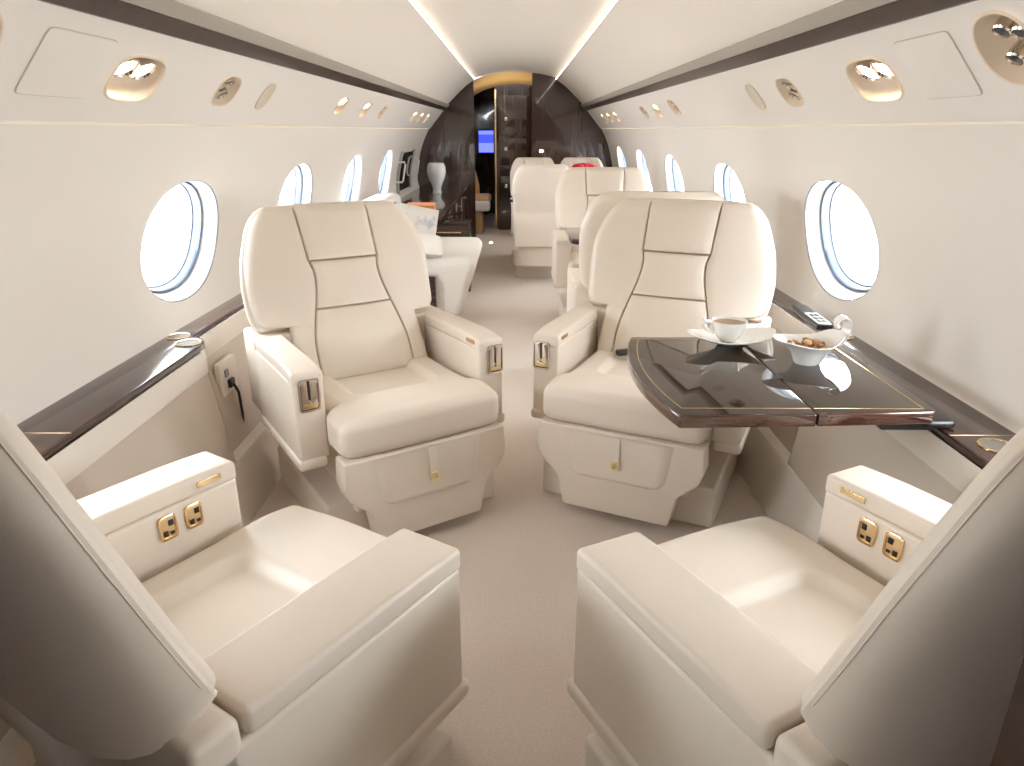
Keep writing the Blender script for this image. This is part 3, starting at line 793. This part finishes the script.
# ------------------------------------------------------------------ left side: sofa, cushions, credenza
t = thing('sofa', 'white upholstered sofa along the left wall behind the left club chair', 'sofa', (-.66, 4.95, 0))
def sf(p):
    x, y, z = p
    x -= .16 * sm(.42, .05, z + .66 * 0) * sm(-.1, .38, x)
    return (x, y, z)
add('seat', mesh(rbox((-.36, -.50, .06), (.40, .50, .452), .06, (6, 6, 8), lambda p: (p[0] - .09 * sm(.42, .10, p[2]) * sm(0, .3, p[0]), p[1], p[2])), 'seat', M['fabricw']), t)
add('base', mesh(rbox((-.30, -.47, .0), (.22, .47, .10), .02), 'base', M['leather']), t)
add('backrest', mesh(rbox((-.40, -.50, .40), (-.20, .50, .78), .06, (2, 6, 3), lambda p: (p[0] - .04 * sm(.45, .78, p[2]) + .03, p[1], p[2])), 'back', M['fabricw']), t)
add('end_panel', mesh(rbox((-.33, -.56, .02), (.145, -.505, .345), .01), 'end', M['wood']), t)
tag(t.children[-1], 'dark wood end panel')
def pillow(w, h, d):
    bm = bmesh.new(); N = 12
    for s in (-1, 1):
        rows = []
        for i in range(N + 1):
            row = []
            for j in range(N + 1):
                u, v = -1 + 2 * i / N, -1 + 2 * j / N
                b = ((1 - u ** 4) * (1 - v ** 4)) ** .5
                row.append((u * w * (1 - .06 * (1 - v * v) * 0), s * d * b, v * h))
            rows.append(row)
        grid(bm, rows)
    return bm
o = tag(add('cushion', mesh(pillow(.15, .14, .06), 'cushion', M['fabricp']), loc=(-.675, 4.665, .620)), 'pale cushion with blue-grey pattern leaning on the sofa', 'cushion'); o.rotation_euler = (R(-18), R(12), R(12))
o = tag(add('cushion', mesh(pillow(.105, .10, .05), 'cushion', M['fabricw']), loc=(-.575, 4.505, .522)), 'crumpled white cushion lying on the near end of the sofa seat', 'cushion'); o.rotation_euler = (R(-68), R(6), R(8))

t = thing('credenza', 'dark glossy wood credenza along the left wall before the bulkhead', 'cabinet', (-.83, 6.9, 0))
q = Vector((-.83, 6.9, 0))
add('body', mesh(rbox((-.27, -1.36, 0), (.245, 1.40, .578), .006), 'body', M['wood']), t)
add('counter', mesh(rbox((-.285, -1.37, .578), (.255, 1.408, .605), .006), 'counter', M['wood']), t)
add('counter_edge', mesh(rbox((.254, -1.37, .585), (.2565, 1.40, .600), .001), 'edge', M['dark']), t)
for k in range(3):
    d = add('door', mesh(rbox((.245, -1.3 + k * .9, .06), (.252, -.45 + k * .9, .56), .003), 'door', M['wood']), t)
    add('handle', mesh(tube([(.253, -.60 + k * .9, .50), (.262, -.60 + k * .9, .50), (.262, -.55 + k * .9, .50), (.253, -.55 + k * .9, .50)], .004), 'handle', M['chrome']), d)
d = add('drawer_unit', mesh(rbox((.15, -1.39, 0), (.465, -1.19, .53), .006), 'unit', M['wood']), t)
d = add('drawer', mesh(rbox((.16, -1.398, .42), (.45, -1.388, .52), .003), 'drawer', M['wood']), t)
add('handle', mesh(rbox((.21, -1.406, .466), (.40, -1.397, .475), .003), 'handle', M['gold']), d)
add('unit_top', mesh(rbox((.257, -1.40, .53), (.470, -1.19, .552), .005), 'top', M['wood']), t)
# vase, book
t = tag(add('vase', mesh(lathe([(.0005, 0), (.045, 0), (.05, .006), (.043, .02), (.040, .04), (.055, .09), (.085, .155), (.098, .21), (.095, .262), (.080, .30), (.076, .30), (.090, .262), (.092, .21), (.079, .155), (.049, .09), (.034, .048), (.0005, .03)], 40), 'vase', M['vase']), loc=(-.82, 7.45, .605)), 'bright silvery glass vase standing on the dark credenza', 'vase')
t = thing('book', 'thick orange-covered book lying on the near end of the credenza', 'book', (-.775, 5.80, .605), R(4))
add('pages', mesh(rbox((-.105, -.13, .006), (.112, .13, .046), .003), 'pages', M['paper']), t)
add('cover', mesh(rbox((-.115, -.135, 0), (.118, .135, .007), .002, bm=rbox((-.115, -.135, .045), (.118, .135, .052), .002, bm=rbox((-.116, -.136, 0), (-.106, .136, .052), .003, bm=rbox((-.116, -.137, .0), (.118, -.131, .052), .002)))), 'cover', M['orange']), t)
# dark panel with white grips on the left wall
sA, sB = s_at_z(.67), s_at_z(1.02)
t = thing('wall_screen', 'dark glossy rectangular panel on the left wall before the bulkhead', 'screen', (XC - wall_pt(SZ).x, 7.2, .87))
t0 = t.location.copy()
def wstrip(y0, y1, s0, s1, d0, d1, m, n=8):
    bm = bmesh.new(); rows = []
    for i in range(n + 1):
        p = wall_pt(s0 + (s1 - s0) * i / n); rows.append(p)
    for d in (d0, d1): grid(bm, [[Vector((XC - p.x + d, y, p.y)) - t0 for y in (y0, y1)] for p in rows])
    for y in (y0, y1): grid(bm, [[Vector((XC - p.x + d, y, p.y)) - t0 for d in (d0, d1)] for p in rows])
    for p in (rows[0], rows[-1]): grid(bm, [[Vector((XC - p.x + d, y, p.y)) - t0 for y in (y0, y1)] for d in (d0, d1)])
    return mesh(bm, 'ws', m)
add('screen', wstrip(6.86, 7.58, sA, sB, .004, .016, M['blackgloss']), t)
add('frame', wstrip(6.80, 6.86, sA - .015, sB + .015, .0, .022, M['reveal']), t); add('frame', wstrip(7.58, 7.64, sA - .015, sB + .015, .0, .022, M['reveal']), t)
for y, lo in ((6.78, .0), (7.75, .02)):
    s0, s1 = s_at_z(.76), s_at_z(.94); pth = []
    for sx_, d in ((s0, .0), (s0, .06), (s0 + .02, .07), (s1 - .02, .07), (s1, .06), (s1, 0)):
        p = wall_pt(sx_); pth.append(Vector((XC - p.x + d, y, p.y)) - t0)
    add('grip', mesh(tube(pth, .009), 'grip', M['white']), t)

# ------------------------------------------------------------------ right aft: tables, flowers
t = thing('side_table', 'small dark rounded table between the two far facing chairs', 'table', (.66, 4.12, .6))
P = [(-.36 + .08 * (1 - math.sin(a)), -.26 + .08 * (1 - math.cos(a))) for a in [i * PI / 16 for i in range(9)]]
poly = [(-.36, .26), (-.36, -.18)] + [(-.36 + .08 - .08 * math.cos(a), -.18 - .08 * math.sin(a)) for a in [i * PI / 16 for i in range(1, 9)]] + [(.24, -.26), (.24, .26)]
add('tabletop', mesh(prism(poly, .025, .055, 'z', bev=.006), 'top', M['table'], angle=35), t)
add('leg', mesh(rbox((.12, -.05, -.6), (.22, .05, .025), .01), 'leg', M['wood']), t)
t = thing('conference_table', 'dark dining table between the far right chairs', 'table', (.47, 6.52, 0))
add('tabletop', mesh(rbox((-.52, -.20, .62), (.55, .20, .65), .01), 'top', M['table']), t)
add('leg', mesh(rbox((.30, -.10, 0), (.40, .10, .62), .01), 'leg', M['wood']), t)
t = thing('flower_vase', 'red flowers in a vase showing above the far chair backs', 'flowers', (.60, 6.50, .65))
add('pot', mesh(lathe([(.0005, 0), (.05, 0), (.06, .05), (.045, .12), (.05, .14), (.04, .14), (.0005, .10)], 24), 'pot', M['white']), t)
bm = bmesh.new()
for k in range(46):
    a = rng.uniform(0, 2 * PI); el = rng.uniform(.0, 1.2); d = Vector((math.cos(a) * math.cos(el), math.sin(a) * math.cos(el), math.sin(el)))
    c = Vector((0, 0, .225)) + Vector((d.x * .115, d.y * .10, d.z * .055)); x = d.cross(Vector((0, 0, 1)) if abs(d.z) < .95 else Vector((1, 0, 0))).normalized(); y = d.cross(x)
    rows = []
    for i in range(5):
        v = i / 4; w = .028 * math.sin(PI * min(.95, .15 + v * .8)); rows.append([c + y * (.05 * (v - .5)) + x * w * u + d * (.012 * (1 - u * u) + .01 * v) for u in (-1, -.5, 0, .5, 1)])
    grid(bm, rows)
add('blooms', mesh(bm, 'blooms', M['red'], angle=180), t)
bm = bmesh.new()
for k in range(5): tube([(rng.uniform(-.02, .02), rng.uniform(-.02, .02), .10), (rng.uniform(-.05, .05), rng.uniform(-.05, .05), .22)], .004, 6, bm)
add('stems', mesh(bm, 'stems', M['green']), t)

# ------------------------------------------------------------------ beyond the doorway
bm = bmesh.new()
pr = [(XC + .62 * math.sin(a), 1.55 + .28 * math.cos(a)) for a in [(-1 + i / 10) * PI / 2 for i in range(21)]]
grid(bm, [[Vector((x, y, z - dz)) for x, z in pr] for y, dz in ((YB + .06, 0), (9.35, .085))]); struct('ceiling_aft', mesh(bm, 'aftceil', M['tanceil']))
for s, x in ((-1, -.74), (1, .34)):
    struct('wall_vestibule_' + ('left' if s < 0 else 'right'), mesh(rbox((x - .02, YB + .06, 0), (x + .02, 11.2, 1.9), .002), 'v', M['bulk']))
struct('ceiling_galley', mesh(rbox((-.80, YB + .06, 1.90), (.42, 11.25, 1.94), .002), 'c', M['tanceil']))
def arch(x0, x1, zt, n=8):
    top = []
    for i in range(n + 1):
        x = x0 + (x1 - x0) * i / n; top.append((x, 1.53 + .22 * math.sqrt(max(0, 1 - ((x - XC) / .66) ** 2)) + zt))
    return [(x0, 0), (x0, 1.91), (x1, 1.91), (x1, 0)]
struct('wall_galley', mesh(prism(arch(-.255, .34, 0), 9.30, 9.36, 'y'), 'w', M['bulk'], smooth=False))
struct('trim_9', mesh(rbox((-.275, 9.27, 0), (-.250, 9.31, 1.70), .004), 'post', M['gold']))
struct('wall_galley_top', mesh(prism([(-.74, 1.55), (-.62, 1.62), (-.45, 1.69), (-.255, 1.735), (-.255, 1.91), (-.74, 1.91)], 9.30, 9.36, 'y'), 'w', M['bulk'], smooth=False))
struct('wall_end', mesh(rbox((-.70, 11.1, 0), (.40, 11.2, 1.9), .002), 'e', M['bulk']))
t = thing('monitor', 'blue lit screen glimpsed through the doorway', 'screen', (-.45, 10.95, 1.06))
add('case', mesh(rbox((-.12, 0, -.17), (.12, .03, .17), .006), 'case', M['dark']), t)
add('display', mesh(rbox((-.11, -.004, -.155), (.11, .001, .155), .001), 'disp', M['screen']), t)
add('picture_band', mesh(rbox((-.11, -.006, -.15), (.11, -.003, -.02), .001), 'band', M['screen2']), t); add('picture_band', mesh(rbox((-.11, -.006, .10), (.11, -.003, .15), .001), 'band', M['screen2']), t)
t = thing('aft_seat', 'tan seat with white cushion glimpsed through the doorway', 'seat', (-.47, 9.0, 0))
add('seat', mesh(rbox((-.14, -.20, .36), (.15, .25, .46), .04, (3, 3, 2)), 'seat', M['tan']), t)
add('seat_cover', mesh(rbox((-.13, -.215, .28), (.145, -.02, .405), .03, (3, 3, 2)), 'cover', M['fabricw']), t)
add('backrest', mesh(rbox((-.15, .16, .40), (-.0, .30, .92), .05, (3, 3, 4), lambda p: (p[0] - .08 * sm(.5, .9, p[2]), p[1], p[2])), 'back', M['tan']), t)
add('base', mesh(rbox((-.13, -.16, 0), (.05, .20, .37), .02), 'base', M['tan']), t)
t = thing('galley_cabinet', 'dark glossy cabinet with chrome latches seen through the doorway', 'cabinet', (.0, 9.25, 0))
add('body', mesh(rbox((-.225, -.06, 0), (.30, .045, 1.62), .006), 'body', M['bulk']), t)
for z in (.55, 1.0, 1.35):
    add('door', mesh(rbox((-.20, -.068, z - .2), (.28, -.058, z + .12), .004), 'door', M['bulk']), t)
    add('latch', mesh(rbox((-.15, -.075, z - .02), (-.11, -.066, z + .02), .004), 'latch', M['chrome']), t)
t = tag(add('aisle_light', mesh(lathe([(.0005, .012), (.014, .011), (.017, .0)], 16), 'al', M['lampdim']), loc=(-.29, 8.08, 0.0)), 'tiny bright floor light at the doorway threshold', 'lamp')
t = tag(add('wall_lamp', mesh(rbox((.262, YB - .02, .985), (.300, YB, 1.010), .006), 'wl', M['lampdim'])), 'small lit lamp on the right bulkhead above the far chairs', 'lamp')

# ------------------------------------------------------------------ light
w = bpy.data.worlds.new('World'); S.world = w; w.use_nodes = True
bg = w.node_tree.nodes['Background']; bg.inputs[0].default_value = (.90, .955, 1.0, 1); bg.inputs[1].default_value = 22.
for p, n in WORLD_PORTALS:
    l = bpy.data.lights.new('portal', 'AREA'); l.shape = 'RECTANGLE'; l.size = .62; l.size_y = .46; l.cycles.is_portal = True
    o = bpy.data.objects.new('window_portal', l); COL.objects.link(o); o.location = p
    o.rotation_euler = n.to_track_quat('Z', 'Y').to_euler()
def spot(loc, tgt, e, col=(1, .82, .58), size=R(110), r=.03):
    l = bpy.data.lights.new('aft_fill_spot', 'SPOT'); l.energy = e; l.color = col; l.spot_size = size; l.spot_blend = .8; l.shadow_soft_size = r
    o = bpy.data.objects.new('aft_fill_spot', l); COL.objects.link(o); o.location = loc
    o.rotation_euler = (Vector(loc) - Vector(tgt)).to_track_quat('Z', 'Y').to_euler()
spot((-.1, 8.8, 1.72), (-.1, 8.8, 0), 6)  # added fill for the area past the doorway, no visible fitting
spot((-.1, 8.75, 1.35), (-.1, 8.85, 2), 10, size=R(150))  # added fill aimed upward to brighten the gold ceiling, no visible fitting

# ------------------------------------------------------------------ camera
cam = bpy.data.cameras.new('camera'); co = bpy.data.objects.new('camera', cam); COL.objects.link(co)
cam.sensor_fit = 'HORIZONTAL'; cam.sensor_width = 36; cam.lens = 697. / 1024 * 36
cam.clip_start = .02
co.location = (0, 0, 1.22); co.rotation_euler = (R(90 - 19.94), 0, R(.346))
S.camera = co
S.view_settings.view_transform = 'Standard'; S.view_settings.look = 'None'; S.view_settings.gamma = 1
S.view_settings.use_curve_mapping = False; S.view_settings.exposure = .42
S.cycles.use_denoising = True
S.cycles.max_bounces = 14; S.cycles.diffuse_bounces = 8; S.cycles.glossy_bounces = 6; S.cycles.transmission_bounces = 8; S.cycles.transparent_max_bounces = 12
S.cycles.sample_clamp_indirect = 6
